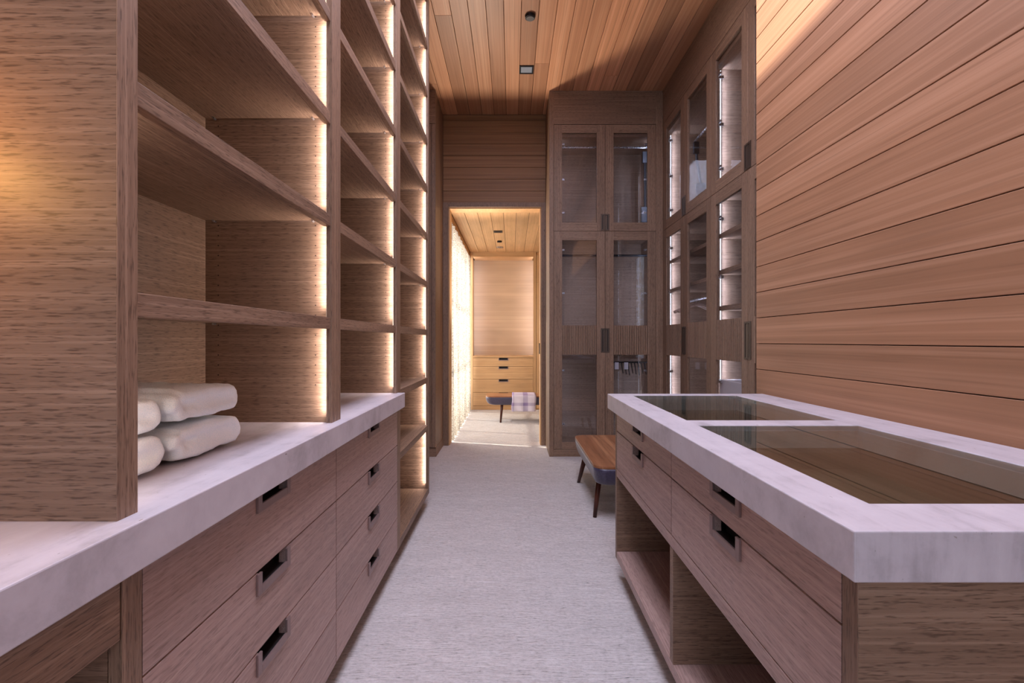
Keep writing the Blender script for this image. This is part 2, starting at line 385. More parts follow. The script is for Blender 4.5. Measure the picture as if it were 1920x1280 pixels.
u2 = base_unit(1.580, 2.444, 2.005, 'second oak drawer cabinet of four drawers, at the far end of the left counter', 1.580, 2.42)
box('corner_stile', OAK['z'], u2, (XF-.02, XF, 2.4205, 2.444, ZB, SB-.002))
vd = thing('vanity_drawer', (XF-.2, .2, SB-.1), 'shallow oak drawer over the open knee space at the lower left corner', 'drawer')
box('drawer_front', OAK['y'], vd, (XF-.02, XF, -.5, .7085, .711, SB-.002), .001)
box('drawer_box', OAK['y'], vd, (-.95, XF-.0205, -.48, .69, .725, SB-.012))
# counter
ct = MB(); XS = -.540
ct.prism([(XS, -1.2), (XS, 2.44), (XF-.0, 2.44), (XF-.0, 2.4445), (-.99, 2.4445), (-.99, -1.2)], SB, TOPZ)
cto = tag(ct.build('countertop', STONE, None, .0025), 'long pale travertine countertop on the left drawer cabinets, carrying the towels', 'countertop')
cto2 = None

# ================================================================== BOOKCASES
SH = [1.2236+.326*k for k in range(-2, 8)]
PT = .0385
def led(parent, fr_box, mat_, name='light_strip'):
    return box(name, mat_, parent, fr_box)
def bookcase(y0, y1, zb, shelves, label, name, power, left=PT, right=PT):
    r = thing(name, ((XF+BK)/2, (y0+y1)/2, zb), label, 'bookcase', 'lit oak bookcases along the left wall')
    zt = CEIL-.001
    i0, i1 = y0+left, y1-right
    for a, b in ((y0, i0), (i1, y1)):
        fs_ = MB().box(XF-.0012, XF, a, b, zb, zt)
        if a == y0: b -= .015; fs_.box(XF-.0175, XF-.0012, b, b+.015, zb, zt)
        else: a += .015; fs_.box(XF-.0175, XF-.0012, a-.015, a, zb, zt)
        fs_.build('front_stile', OAK['z'], r)
        sp = box('side_panel', OAK['x'], r, (BK, XF-.0014, a, b, zb, zt))
        # rows of pin holes
        hm = MB(); yy, sg = (b, 1) if a == y0 else (a, -1)
        z = zb+.12
        while z < 3.3:
            for xx in (-.632, -.945):
                n = 6; base = len(hm.v)
                for k in range(n): t = 2*PI*k/n; hm.v.append((xx+math.cos(t)*.0022, yy+sg*.0003, z+math.sin(t)*.0022))
                hm.f.append(tuple(base+k for k in range(n)))
            z += .032
        if sg == -1: hm.build('pin_holes', void_m, sp, kind='stuff')
    box('back_panel', OAK['y'], r, (BK, BK+.012, i0, i1, zb, zt))
    if name == 'tall_bookcase':
        box('bottom_panel', OAK['y'], r, (BK+.012, XF, i0, i1, .096, .135), .0008)
        box('plinth', OAK['y'], r, (-.68, -.66, y0, y1, 0, .0945))
    for zs in shelves:
        m = MB(); m.box(BK+.0125, XF-.0255, i0+.001, i1-.001, zs-.018, zs)
        s = m.build('shelf', OAK['y'], r)
        box('shelf_edge', OAK['y'], s, (XF-.025, XF-.004, i0+.002, i1-.002, zs-.037, zs), .001)
        for xx in (-.632, -.945):
            for yy, dy in ((i1, -.014), (i0, .014)):
                MB().tube([(xx, yy, zs-.0215), (xx, yy+dy, zs-.0215)], .0032, 8).build('shelf_pin', alu, s)
    # light strips recessed behind the front edge, washing the side panels
    zs0, zs1 = (TOPZ+.03 if zb > .5 else .17), 3.5
    for yy, sg in ((i0, 1), (i1, -1)):
        led(r, (XF-.0195, XF-.0180, yy-sg*.0095, yy-sg*.0050, zs0, zs1), led_warm)
        cells = [zb if zb > .5 else .135]+list(shelves)+[zt]
        for a, b in zip(cells[:-1], cells[1:]):
            if a > 3.4: continue
            h = b-a-.06
            d = area('strip_light', (XF-.0205, yy-sg*.0025, (a+b)/2), (0, PI/2, 0), h, .006, power*h, (1, .86, .82))
            d.rotation_euler = Vector((-1, sg*-.12, 0)).to_track_quat('-Z', 'Z').to_euler()
            q = Vector((-1, 0, 0)); d.rotation_euler = (PI/2, 0, PI/2); d.data.size = .0045; d.data.size_y = h
    return r
POW = 2.1
bk1 = bookcase(.703, 1.5795, TOPZ+.0002, SH[2:], 'nearest oak bookcase with light strips, standing on the counter over the towels', 'counter_bookcase', POW)
bk2 = bookcase(1.5800, 2.4452, TOPZ+.0002, SH[2:], 'middle oak bookcase at the far end of the stone counter', 'counter_bookcase', POW)
bk3 = bookcase(2.4457, 3.352, .096, SH, 'tall oak bookcase reaching the floor just past the end of the stone counter', 'tall_bookcase', POW)

# left pier (tall cabinet beyond the bookcases)
pr = thing('tall_pier_cabinet', (-1.0, 5.03, 0), 'narrow tall oak cabinet left of the doorway, half hidden by the bookcases', 'cabinet')
pm = MB(); pm.box(-1.29, -.754, 4.785, YD-.013, .09, CEIL-.001); pm.build('carcass', OAK['z'], pr, .001)
box('plinth', OAK['x'], pr, (-1.29, -.750, 4.779, YD-.0125, 0, .0895))
box('door', OAK['z'], pr, (-1.28, -.795, 4.765, 4.7845, .1, 3.284), .001)
box('fascia', OAK['x'], pr, (-1.29, -.754, 4.765, 4.7845, 3.288, CEIL-.001))
box('corner_stile', OAK['z'], pr, (-.792, -.754, 4.765, 4.7845, .095, 3.285))

# ================================================================== ISLAND
XI = .503; fR = faceR(XI); YN, YFf = .704, 2.352
isl = thing('island_cabinet', (.86, 1.5, 0), 'oak island cabinet on the right with four drawers above two open cubbies', 'cabinet')
c = MB()
c.box(XI+.0015, XW-.003, YN, YN+.032, .1, SB-.001)
box('edge_band', OAK['z'], isl, (XI, XI+.0013, YN, YN+.032, .1, SB-.001))
c.build('end_panel', OAK['x'], isl, .001)
box('end_panel', OAK['x'], isl, (XI, XW-.003, YFf-.03, YFf, .1, SB-.001), .001)
box('divider', OAK['x'], isl, (XI+.0, 1.2, 1.511, 1.541, .1375, .4975), .001)
box('bottom_panel', FRONT, isl, (XI, 1.2, YN+.0325, YFf-.0305, .10, .137), .001)
box('rail', FRONT, isl, (XI, 1.2, YN+.0325, YFf-.0305, .498, .535), .001)
box('back_panel', OAK['y'], isl, (1.2, 1.215, YN+.0325, YFf-.0305, .10, .60))
box('plinth', OAK['y'], isl, (.60, 1.2, YN+.08, YFf-.08, 0, .0995))
for (a, b, uc) in ((.737, 1.5255, 1.139), (1.5265, 2.321, 1.93)):
    drawer(isl, fR, a, b, .716, SB-.002, uc, FRONT); drawer(isl, fR, a, b, .5365, .716, uc, FRONT)
# stone top with two display openings
GX0, GX1 = .578, 1.076; G = [(.782, 1.501), (1.596, 2.321)]
x0, x1, y0, y1 = .472, XW-.001, .667, 2.391
xs = [x0, GX0, GX1, x1]; ys = [y0, G[0][0], G[0][1], G[1][0], G[1][1], y1]
bm = bmesh.new(); grid = {}
for zi, zz in enumerate((SB, TOPZ)):
    for i, xx in enumerate(xs):
        for j, yy in enumerate(ys): grid[i, j, zi] = bm.verts.new((xx, yy, zz))
solid = {(i, j) for i in range(3) for j in range(5)}-{(1, 1), (1, 3)}
for (i, j) in solid:
    bm.faces.new([grid[i,j,1], grid[i+1,j,1], grid[i+1,j+1,1], grid[i,j+1,1]])
    bm.faces.new([grid[i,j,0], grid[i,j+1,0], grid[i+1,j+1,0], grid[i+1,j,0]])
    for (di, dj, a, b) in ((-1,0,(0,0),(0,1)), (1,0,(1,0),(1,1)), (0,-1,(0,0),(1,0)), (0,1,(0,1),(1,1))):
        if (i+di, j+dj) not in solid:
            bm.faces.new([grid[i+a[0],j+a[1],0], grid[i+b[0],j+b[1],0], grid[i+b[0],j+b[1],1], grid[i+a[0],j+a[1],1]])
bmesh.ops.recalc_face_normals(bm, faces=bm.faces)
me = bpy.data.meshes.new('island_countertop'); bm.to_mesh(me); bm.free(); me.materials.append(STONE)
it = bpy.data.objects.new('island_countertop', me); COL.objects.link(it)
bv = it.modifiers.new('bevel', 'BEVEL'); bv.width = .0022; bv.segments = 2; bv.limit_method = 'ANGLE'
tag(it, 'thick pale travertine top of the right island with two glass display insets', 'countertop')
tray_m = plain('brown_felt', srgb(92, 70, 50), .8)
for (a, b) in G:
    box('glass_inset', GLASS_T, it, (GX0+.002, GX1-.002, a+.002, b-.002, TOPZ-.009, TOPZ-.0015))
for (a, b) in G:
    t = MB(); t.box(GX0-.02, GX1+.02, a-.02, b+.02, SB-.075, SB-.07); 
    t.box(GX0-.025, GX0-.02, a-.02, b+.02, SB-.07, SB-.001).box(GX1+.02, GX1+.025, a-.02, b+.02, SB-.07, SB-.001)
    t.box(GX0-.02, GX1+.02, a-.025, a-.02, SB-.07, SB-.001).box(GX0-.02, GX1+.02, b+.02, b+.025, SB-.07, SB-.001)
    t.build('display_tray', tray_m, isl)

# ================================================================== GLASS WARDROBES
ZD0, ZSP, ZDT = .074, 2.231, 3.284
def glazed_door(root, fr, u0, u1, z0, z1, panes, flute, handle_side, hz, hinge_side, hinges, label=None):
    """frame of stiles and rails; panes = list of (z0,z1) glass, flute = (z0,z1) or None"""
    g = .0015; a, b = u0+g, u1-g; sw = .082; T = .022
    m = MB()
    B(m, fr, a, a+sw, 0, T, z0+g, z1-g); B(m, fr, b-sw, b, 0, T, z0+g, z1-g)
    d = m.build('door', OAK['z'], root, .0008, seg=1)
    edges = sorted([z0+g, z1-g]+[q for p in panes for q in p]+(list(flute) if flute else []))
    for q0, q1 in ((z0+g, panes[0][0]), (panes[-1][1], z1-g)):
        r = MB(); B(r, fr, a+sw, b-sw, 0, T, q0, q1)
        r.build('door_rail', OAK['y' if fr(0, 0)[1] == 0 else 'x'], d, .0008, seg=1)
    for p in panes:
        gm = GLASS if root is w3 else GLASS_S; q = MB(); B(q, fr, a+sw, b-sw, .008, .013, p[0], p[1]); q.build('glass_pane', gm, d)
    if flute:
        q = MB(); B(q, fr, a+sw, b-sw, .009, .018, flute[0], flute[1])
        n = 15; w = (b-sw-a-sw)/n
        for k in range(n): B(q, fr, a+sw+k*w+w*.19, a+sw+(k+1)*w-w*.19, -.004, .0089, flute[0]+.001, flute[1]-.001)
        q.build('fluted_panel', OAK['z'], d, .0015)
    # half of the tall recessed pull
    s = 1 if handle_side == 'hi' else -1
    e = b if s == 1 else a
    hb = MB()
    def HB(v0, v1, d0, d1, za, zb2):
        B(hb, fr, e-s*v0, e-s*v1, d0, d1, za, zb2)
    HB(0, .042, -.004, -.0002, hz[0], hz[0]+.012); HB(0, .042, -.004, -.0002, hz[1]-.012, hz[1]); HB(.028, .042, -.004, -.0002, hz[0]+.012, hz[1]-.012)
    if handle_side == 'hi' : HB(.0, .006, -.004, -.0002, hz[0]+.012, hz[1]-.012)
    h = hb.build('handle', bronze_d, d)
    hq = MB(); B(hq, fr, e-s*(.0066 if handle_side == 'hi' else .0), e-s*.0195, -.0030, -.0013, hz[0]+.0122, hz[1]-.0165); hq.build('handle_plate', bronze_d, d)
    hv = MB(); B(hv, fr, e-s*(.0065 if handle_side == 'hi' else .0), e-s*.0278, -.0012, -.0002, hz[0]+.0122, hz[1]-.0122); hv.build('handle_recess', void_m, d)
    s2 = 1 if hinge_side == 'hi' else -1; e2 = b if s2 == 1 else a
    for hzz in hinges:
        hm = MB(); B(hm, fr, e2-s2*.03, e2-s2*(sw+.028), .0225, .034, hzz-.009, hzz+.009); B(hm, fr, e2-s2*.03, e2-s2*.05, .034, .075, hzz-.012, hzz+.012)
        hm.build('hinge', alu, d, .002)
    return d
def carcass(root, fr, u0, u1, dep, label_side=True, zint=3.17):
    ax = 'y' if fr(0, 0)[1] == 0 else 'x'; ix = 'x' if ax == 'y' else 'y'
    for a, b in ((u0, u0+.02), (u1-.02, u1)):
        m = MB(); B(m, fr, a, b, .0235, dep, .08, ZDT); m.build('side_panel', OAK[ix], root)
    m = MB(); B(m, fr, u0+.02, u1-.02, dep-.012, dep, .08, ZDT); m.build('back_panel', OAK[ax], root)
    for z0, z1 in ((.08, .1), (ZSP-.035, ZSP-.005), (zint, zint+.03)):
        m = MB(); B(m, fr, u0+.0202, u1-.0202, .024, dep-.0122, z0, z1); m.build('fixed_panel', OAK[ax], root)
    m = MB(); B(m, fr, u0, u1, .0, .0225, ZDT+.003, CEIL-.001); m.build('fascia', OAK[ax], root)
    m = MB(); B(m, fr, u0, u1, .006, .0235, 0, ZD0-.001); m.build('plinth', OAK[ax], root)
def strip(root, fr, u, sg, z0, z1, power):
    m = MB(); B(m, fr, u, u+sg*.0045, .060, .0645, z0, z1); m.build('light_strip', led_cool, root)
    p = fr(u+sg*.026, .0695); n = Vector(fr(0, 1))-Vector(fr(0, 0)); 
    o = area('strip_light', (p[0], p[1], (z0+z1)/2), (0,0,0), .008, z1-z0, power*(z1-z0), (.60, .70, 1))
    a = math.atan2(n.y, n.x); o.rotation_euler = (PI/2, 0, a-PI/2)
UPG = (2.3167, 3.202); LG = [(.142, 1.0087), (1.299, 2.1417)]
def wardrobe_doors(root, fr, u0, um, u1):
    hh = [.32, .85, 1.62, 2.05]; hu = [2.42, 2.75, 3.1]
    for (a, b, hs, hg) in ((u0, um, 'hi', 'lo'), (um, u1, 'lo', 'hi')):
        glazed_door(root, fr, a, b, ZD0, ZSP-.0, LG, (1.0087, 1.299), hs, (1.03, 1.27), hg, hh)
        glazed_door(root, fr, a, b, ZSP, ZDT, [UPG], None, hs, (2.236, 2.40), hg, hu)
XC = 1.493; fC = faceR(XC)
w1 = thing('glass_wardrobe', (1.77, 3.06, 0), 'glass-fronted oak wardrobe on the right with stacked shelves, partly behind the plank wall end', 'cabinet', 'glass wardrobes')
w2_ = thing('glass_wardrobe', (1.77, 4.2, 0), 'glass-fronted oak wardrobe in the far right corner with pale hangers inside', 'cabinet', 'glass wardrobes')
w3 = thing('glass_wardrobe', (.93, 5.03, 0), 'two-door glass-fronted oak wardrobe facing the camera right of the doorway', 'cabinet', 'glass wardrobes')
carcass(w1, fC, 2.50, 3.6295, .56); wardrobe_doors(w1, fC, 2.50, 3.062, 3.6295)
carcass(w2_, fC, 3.6305, 4.764, .56); wardrobe_doors(w2_, fC, 3.6305, 4.20, 4.764)
fB = faceY(4.783); carcass(w3, fB, .4125, 1.424, .495); wardrobe_doors(w3, fB, .4125, .9215, 1.424)
for c_ in ((.369, .4120, 4.783, 5.28, .0, CEIL-.001), (1.4245, 1.4925, 4.783, 4.81, 0, CEIL-.001)):
    box('side_stile', OAK['z'], w3, c_, .001)
box('side_stile', OAK['z'], w2_, (XC+.0, XC+.022, 4.7645, 4.7822, 0, CEIL-.001))
for z in (1.404, 1.671, 1.94):   # adjustable shelves
    for (wr_, a, b) in ((w1, 2.522, 3.608),):
        box('shelf', OAK['y'], wr_, (XC+.05, XC+.54, a, b, z-.034, z), .001)
for z in (1.30+.3, 1.88): box('shelf', OAK['y'], w2_, (XC+.05, XC+.54, 3.652, 4.742, z+.05-.03, z+.05), .001)
box('shelf', OAK['x'], w3, (.434, 1.402, 4.84, 5.26, .965, 1.0), .001)
box('pull_out_tray', white_lac, w1, (XC+.04, XC+.5, 2.56, 3.57, .72, .863), .003)
for rt, fr, us in ((w1, fC, ((2.5208, 1), (3.6093, -1))), (w2_, fC, ((3.6508, 1), (4.7437, -1))), (w3, fB, ((.4328, 1), (1.4037, -1)))):
    pw = 1.7 if rt is w3 else 3.6
    for u, sg in us:
        strip(rt, fr, u, sg, .12, 2.18, pw); strip(rt, fr, u, sg, 2.25, 3.16, pw)
# wardrobe lifts and rails
def lift(root, pts, rodpts):
    r = MB().tube(rodpts, .011, 12).build('hanging_rod', alu, root)
    m = MB().tube(pts, .013, 8); m.build('lift_arm', black_m, root, 0)
    e = pts[-1]; box('lift_housing', black_m, root, (e[0]-.045, e[0]+.045, e[1]-.016, e[1]+.016, e[2]-.14, e[2]+.02), .006)
    s = pts[0]; box('lift_bracket', black_m, root, (s[0]-.028, s[0]+.028, s[1]-.014, s[1]+.014, s[2]-.09, s[2]+.03), .006)
lift(w2_, [(1.79, 4.70, 3.05), (1.80, 4.705, 2.9), (1.84, 4.71, 2.66)], [(1.79, 3.66, 3.10), (1.79, 4.735, 3.10)])
lift(w3, [(1.365, 4.97, 3.06), (1.367, 4.97, 2.8), (1.368, 4.97, 2.5)], [(.436, 4.93, 3.115), (1.40, 4.93, 3.115)])
MB().tube([(.436, 5.02, 2.03), (1.40, 5.02, 2.03)], .012, 12).build('hanging_rod', black_m, w3)
MB().tube([(1.735, 3.655, 1.53), (1.735, 4.738, 1.53)], .012, 12).build('hanging_rod', alu, w2_)
# trouser rack with dark prongs
rk = MB(); rk.tube([(1.0, 4.87, .93), (1.40, 4.87, .93)], .009, 8)
rk.build('rack_rail', black_m, w3)
for k in range(9):
    xx = 1.10+k*.033
    MB().tube([(xx, 4.87, .93), (xx+.004, 4.865, .90), (xx+.014, 4.85, .82-.01*(k % 3))], .0065, 6, .004).build('rack_prong', black_m, w3, smooth=True)
for xx in (1.03, 1.125): box('rack_clip', white_lac, w3, (xx, xx+.04, 4.845, 4.856, .86, .93), .003)

# hangers
hwood = wood('pale_hanger_wood', 'x', srgb(150,120,105), srgb(196,172,160), srgb(214,194,184), fine=80, along=6, var=.05)
def hanger(x, y, zr, rz, label):
    r = thing('clothes_hanger', (x, y, zr-.2), label, 'hanger', 'hangers in the corner wardrobe')
    bm_ = MB(); L = []
    pts = [(-.21, 0, -.115), (-.16, 0, -.095), (-.08, 0, -.062), (-.02, 0, -.042), (.02, 0, -.042), (.08, 0, -.062), (.16, 0, -.095), (.21, 0, -.115)]
    ca, sa = math.cos(rz), math.sin(rz)
    P_ = [(x+p[0]*ca, y+p[0]*sa, zr+p[2]) for p in pts]
    bm_.tube(P_, .014, 10).build('hanger_arm', hwood, r, smooth=True)
    hk = [(0, 0, -.045), (0, 0, -.02)]+[(math.sin(t)*.017*1.0, 0, .0175-math.cos(t)*.0175-.0) for t in [0+i*.45 for i in range(0, 9)]]
    hk = [(0,0,-.045), (0,0,-.03), (.014,0,-.012), (.0175,0,.0), (.0135,0,.0115), (0,0,.0165), (-.0135,0,.0115), (-.0175,0,.0)]
    MB().tube([(x+p[0]*ca, y+p[0]*sa, zr+p[2]) for p in hk], .0022, 6).build('hook', alu, r, smooth=True)
    return r
hanger(1.735, 4.50, 1.53, .25, 'pale wooden hanger on the rail in the corner wardrobe, the nearer of the two')
hanger(1.735, 4.58, 1.53, .15, 'pale wooden hanger on the rail in the corner wardrobe, the farther of the two')

# ================================================================== BENCHES
def bench(name, label, cx, cy, ln, wd_, rot, near_in, far_in, zt=.36, zb=.235, lin=.27, sp=.14):
    r = thing(name, (cx, cy, 0), label, 'bench', 'low walnut-topped benches')
    r.rotation_euler = (0, 0, rot)
    def loop(y0, y1, hw, rad, n=6):
        out = []
        rad = min(rad, hw*.98)
        for (sx, sy, t0) in ((1,-1,-90), (1,1,0), (-1,1,90), (-1,-1,180)):
            ccx, ccy = sx*(hw-rad), (y1-rad if sy > 0 else y0+rad)
            for k in range(n+1):
                t = math.radians(t0+90*k/n); out.append((ccx+math.cos(t)*rad, ccy+math.sin(t)*rad))
        return out
    L_ = ln/2; rows = []
    for k in range(9):
        t = k/8; s = t**.55 if t > 0 else 0
        inw = (1-math.cos(t*PI/2))
        curve = 1-math.sqrt(max(0, 1-t*t))
        y0 = -L_+near_in*curve; y1 = L_-far_in*curve; hw = wd_/2-.03*curve-.012*t
        rows.append((loop(y0, y1, hw, .075), zt-.018-(zt-.018-zb)*math.sin(t*PI/2)**1.0))
    mb = MB(); n = len(rows[0][0])
    for lp, z in rows: mb.v += [(x+cx, y+cy, z) for x, y in lp]
    for i in range(len(rows)-1):
        for k in range(n): j = (k+1) % n; mb.f.append((i*n+k, (i+1)*n+k, (i+1)*n+j, i*n+j))
    mb.f.append(tuple(range(n))); mb.f.append(tuple((len(rows)-1)*n+k for k in reversed(range(n))))
    org = (cx, cy, 0)
    mb.build('seat_body', LEATHER, r, smooth=True)
    tp = MB(); lp = loop(-L_, L_, wd_/2, .075); m_ = len(lp)
    tp.prism([(x+cx, y+cy) for x, y in lp], zt-.0175, zt)
    tp.build('seat_top', walnut_y, r, .003)
    for (sx, yy, ys) in ((-1, -L_+.17, -.05), (-1, L_-lin, sp), (1, -L_+.17, -.05), (1, L_-lin, sp)):
        a = (cx+sx*(wd_/2-.06), cy+yy, zb+.03); b = (cx+sx*(wd_/2-.02), cy+yy+ys, 0)
        MB().tube([a, tuple((Vector(a)+Vector(b))/2), b], .021, 12, .0125).build('leg', walnut_leg, r, smooth=True)
    return r
bench('bench', 'low bench with polished walnut top beside the island, in front of the glass wardrobe', .518+.225, 3.535, 1.02, .45, 0, .05, .36)
b2 = bench('bench', 'low walnut bench in the sunlit room beyond the doorway, carrying a folded throw', .16, 6.94, 1.06, .40, PI/2, .2, .16, zt=.375, zb=.245, lin=.23, sp=.02)
# throw draped over the far bench
def throw():
    m = MB(); nx, ns = 12, 26; X0, X1 = 0.0, .335; y0 = 6.715
    prof = [(7.08, .385), (6.9, .386), (6.76, .386), (6.728, .380), (6.722, .36), (6.719, .30), (6.717, .22), (6.716, .165)]
    seg = []
    for i in range(len(prof)-1):
        for k in range(4):
            t = k/4; seg.append((prof[i][0]*(1-t)+prof[i+1][0]*t, prof[i][1]*(1-t)+prof[i+1][1]*t))
    seg.append(prof[-1])
    for j, (yy, zz) in enumerate(seg):
        for i in range(nx+1):
            u = i/nx; hang = max(0, (.37-zz)/.2)
            m.v.append((X0+(X1-X0)*u+.015*hang*math.sin(zz*20), yy-.008*hang*(1+math.sin(u*15+zz*8)), zz))
    for j in range(len(seg)-1):
        for i in range(nx): a = j*(nx+1)+i; m.f.append((a, a+1, a+nx+2, a+nx+1))
    mt, nt, P = newmat('plaid_wool'); L = nt.links.new
    tc = N(nt, 'ShaderNodeTexCoord'); mp = N(nt, 'ShaderNodeSeparateXYZ'); L(tc.outputs['Object'], mp.inputs[0])
    def band(out, sc, off, w):
        a = N(nt, 'ShaderNodeMath', operation='MULTIPLY_ADD'); L(out, a.inputs[0]); a.inputs[1].default_value = sc; a.inputs[2].default_value = off
        f = N(nt, 'ShaderNodeMath', operation='FRACT'); L(a.outputs[0], f.inputs[0]); g = N(nt, 'ShaderNodeMath', operation='LESS_THAN'); L(f.outputs[0], g.inputs[0]); g.inputs[1].default_value = w; return g
    a = band(mp.outputs[0], 5.2, .2, .35); b = band(mp.outputs[2], 7, .3, .3)
    s = N(nt, 'ShaderNodeMath', operation='ADD'); L(a.outputs[0], s.inputs[0]); L(b.outputs[0], s.inputs[1]); h = N(nt, 'ShaderNodeMath', operation='MULTIPLY'); L(s.outputs[0], h.inputs[0]); h.inputs[1].default_value = .5
    r = ramp(nt, [(.1, srgb(222,212,222)), (.9, srgb(150,132,170))]); L(h.outputs[0], r.inputs[0]); L(r.outputs[0], P.inputs['Base Color']); P.inputs['Roughness'].default_value = .9
    o = m.build('throw_blanket', mt, None, smooth=True)
    so = o.modifiers.new('solid', 'SOLIDIFY'); so.thickness = .007; so.offset = 1
    tag(o, 'lilac and white plaid throw draped over the far bench', 'blanket')
throw()

# ================================================================== TOWELS
def towel(label, ya, yb, xa, xb, z0, h, seed, flip=False):
    """a terry towel folded in a U, the bend at yb; thick rolled layers fused by a remesh"""
    rn = random.Random(seed); t = h*.245
    def prof_pts():
        zl, zu = z0+t, z0+h-t; p = []
        p.append((ya+.075, zl+.004)); p.append((ya+.035, zl)); p.append(((ya+yb)/2, zl)); p.append((yb-h*.5, zl))
        for k in range(1, 6):
            a = -PI/2+PI*k/6; p.append((yb-h*.5+math.cos(a)*(h*.5-t), (zl+zu)/2+math.sin(a)*(zu-zl)/2))
        p += [(yb-h*.5, zu), ((ya+yb)/2, zu+.003), (ya+.04, zu), (ya+.018, zu-.008), (ya+.014, (zl+zu)/2+.002), (ya+.032, (zl+zu)/2-.006)]
        return p
    pr_ = prof_pts(); m = MB()
    # balls strung along the profile, extruded in x: tubes along x at each profile sample
    P2 = []
    for i in range(len(pr_)-1):
        a, b = Vector((pr_[i][0], pr_[i][1])), Vector((pr_[i+1][0], pr_[i+1][1])); n = max(1, int((b-a).length/.012))
        for k in range(n): P2.append(a+(b-a)*k/n)
    P2.append(Vector(pr_[-1]))
    for p in P2:
        xs_ = [xa-.0, xa-.004, xa-.014, xa-.03, (xa+xb)/2, xb+.03, xb+.01, xb]
        rr = [t*.35, t*.7, t*.95, t*1.0, t*1.0, t*1.0, t*.8, t*.4]
        base = len(m.v); n = 10
        for xx, r_ in zip(xs_, rr):
            for k in range(n): a = 2*PI*k/n; m.v.append((xx, p.x+math.cos(a)*r_, max(p.y+math.sin(a)*r_, z0)))
        for i in range(len(xs_)-1):
            for k in range(n): a0 = base+i*n+k; a1 = base+i*n+(k+1) % n; m.f.append((a0, a0+n, a1+n, a1))
        m.f.append(tuple(base+k for k in range(n))); m.f.append(tuple(base+7*n+k for k in reversed(range(n))))
    m.box(xb+.02, xa-.006, ya+.085, yb-.02, z0+.006, z0+h-.008); m.box(xb+.02, xa-.035, ya+.03, yb-.03, z0+.012, z0+h-.014)
    o = m.build('folded_towel', TERRY, None, smooth=True)
    rm = o.modifiers.new('remesh', 'REMESH'); rm.mode = 'VOXEL'; rm.voxel_size = .0036; rm.use_smooth_shade = True
    sm = o.modifiers.new('smooth', 'SMOOTH'); sm.factor = .6; sm.iterations = 5
    for nm, sz, st in (('big', .11, .018), ('small', .03, .004)):
        tx = bpy.data.textures.new(nm+str(seed), 'CLOUDS'); tx.noise_scale = sz; tx.noise_depth = 2
        dp = o.modifiers.new(nm, 'DISPLACE'); dp.texture = tx; dp.strength = st; dp.mid_level = .72; dp.texture_coords = 'LOCAL'
    return tag(o, label, 'towel', 'folded white towels on the counter')
TZ = TOPZ+.003
towel('folded white terry towel, lower right one of the stack', .99, 1.245, -.69, -.96, TZ, .080, 1)
towel('folded white terry towel, upper right one of the stack with a curled end', .985, 1.235, -.688, -.96, TZ+.081, .078, 2)
towel('folded white terry towel, lower left one half hidden by the panel edge', .79, .980, -.69, -.96, TZ, .078, 3)
towel('folded white terry towel, upper left one half hidden by the panel edge', .79, .968, -.692, -.96, TZ+.077, .074, 4)

# ================================================================== CEILING DEVICES
sd = thing('smoke_detector', (.138, 3.676, CEIL), 'small round dark bronze ceiling sensor nearest the top of the picture', 'detector')
MB().tube([(.138, 3.676, CEIL-.0002), (.138, 3.676, CEIL-.012), (.138, 3.676, CEIL-.022)], .041, 24, .037).build('housing', black_m, sd, .002)
MB().tube([(.138, 3.676, CEIL-.0222), (.138, 3.676, CEIL-.026)], .03, 24).build('cover', plain('grey_cover', srgb(70,68,72), .5), sd, .001)
sl = thing('square_downlight', (.131, 4.407, CEIL), 'square black recessed downlight in the plank ceiling', 'light')
m = MB(); q = .064
for c_ in ((-q, q, -q, -q+.014), (-q, q, q-.014, q), (-q, -q+.014, -q+.014, q-.014), (q-.014, q, -q+.014, q-.014)): m.box(.131+c_[0], .131+c_[1], 4.407+c_[2], 4.407+c_[3], CEIL-.008, CEIL-.0002)
m.build('trim_ring', black_m, sl)
box('lens', plain('lamp_lens', srgb(150,160,175), .25), sl, (.131-.05, .131+.05, 4.407-.05, 4.407+.05, CEIL-.004, CEIL-.0003))
fs = thing('slot_downlight', (-.187, 6.52, FC), 'dark rectangular recessed light in the far room ceiling', 'light')
box('trim_ring', black_m, fs, (-.245, -.129, 6.46, 6.58, FC-.006, FC-.0002)); box('lens', void_m, fs, (-.225, -.149, 6.49, 6.55, FC-.0075, FC-.0061))
f2 = tag(MB().tube([(-.184, 7.14, FC-.0002), (-.184, 7.14, FC-.02)], .035, 20).build('ceiling_sensor', black_m), 'small round dark sensor in the far room ceiling', 'detector')
f3 = tag(MB().tube([(-.19, 7.6, FC-.0002), (-.19, 7.6, FC-.012)], .055, 20).build('ceiling_disc', alu), 'pale round disc in the far room ceiling nearest the niche', 'detector')

# ================================================================== FAR ROOM CONTENT
fc_ = thing('niche_cabinet', (-.15, 8.25, 0), 'honey oak cabinet with a lit niche above four drawers, seen through the doorway', 'cabinet')
def FB(n, c, a='x', p=None, bev=.001): return box(n, HON[a], p or fc_, c, bev)
FB('side_frame', (-.711, -.646, FY, FY+.022, .0, FC-.001), 'z'); FB('side_frame', (.354, .398, FY, FY+.022, .0, FC-.001), 'z')
FB('side_panel', (-.711, -.664, FY+.0225, FY+.5, .0, FC-.001), 'z'); FB('side_panel', (.372, .398, FY+.0225, FY+.5, .0, FC-.001), 'z')
FB('top_rail', (-.6455, .3535, FY, FY+.5, 2.539, FC-.001)); FB('niche_shelf', (-.6455, .3535, FY-.002, FY+.45, .864, .896))
box('niche_back', wood('niche_veneer', 'x', srgb(150,120,92), srgb(172,142,110), srgb(184,154,120), fine=60, along=2.5, var=.05, bump=.04, streak=.1, broad=4), fc_, (-.6635, .3715, FY+.38, FY+.4, .897, 2.538))
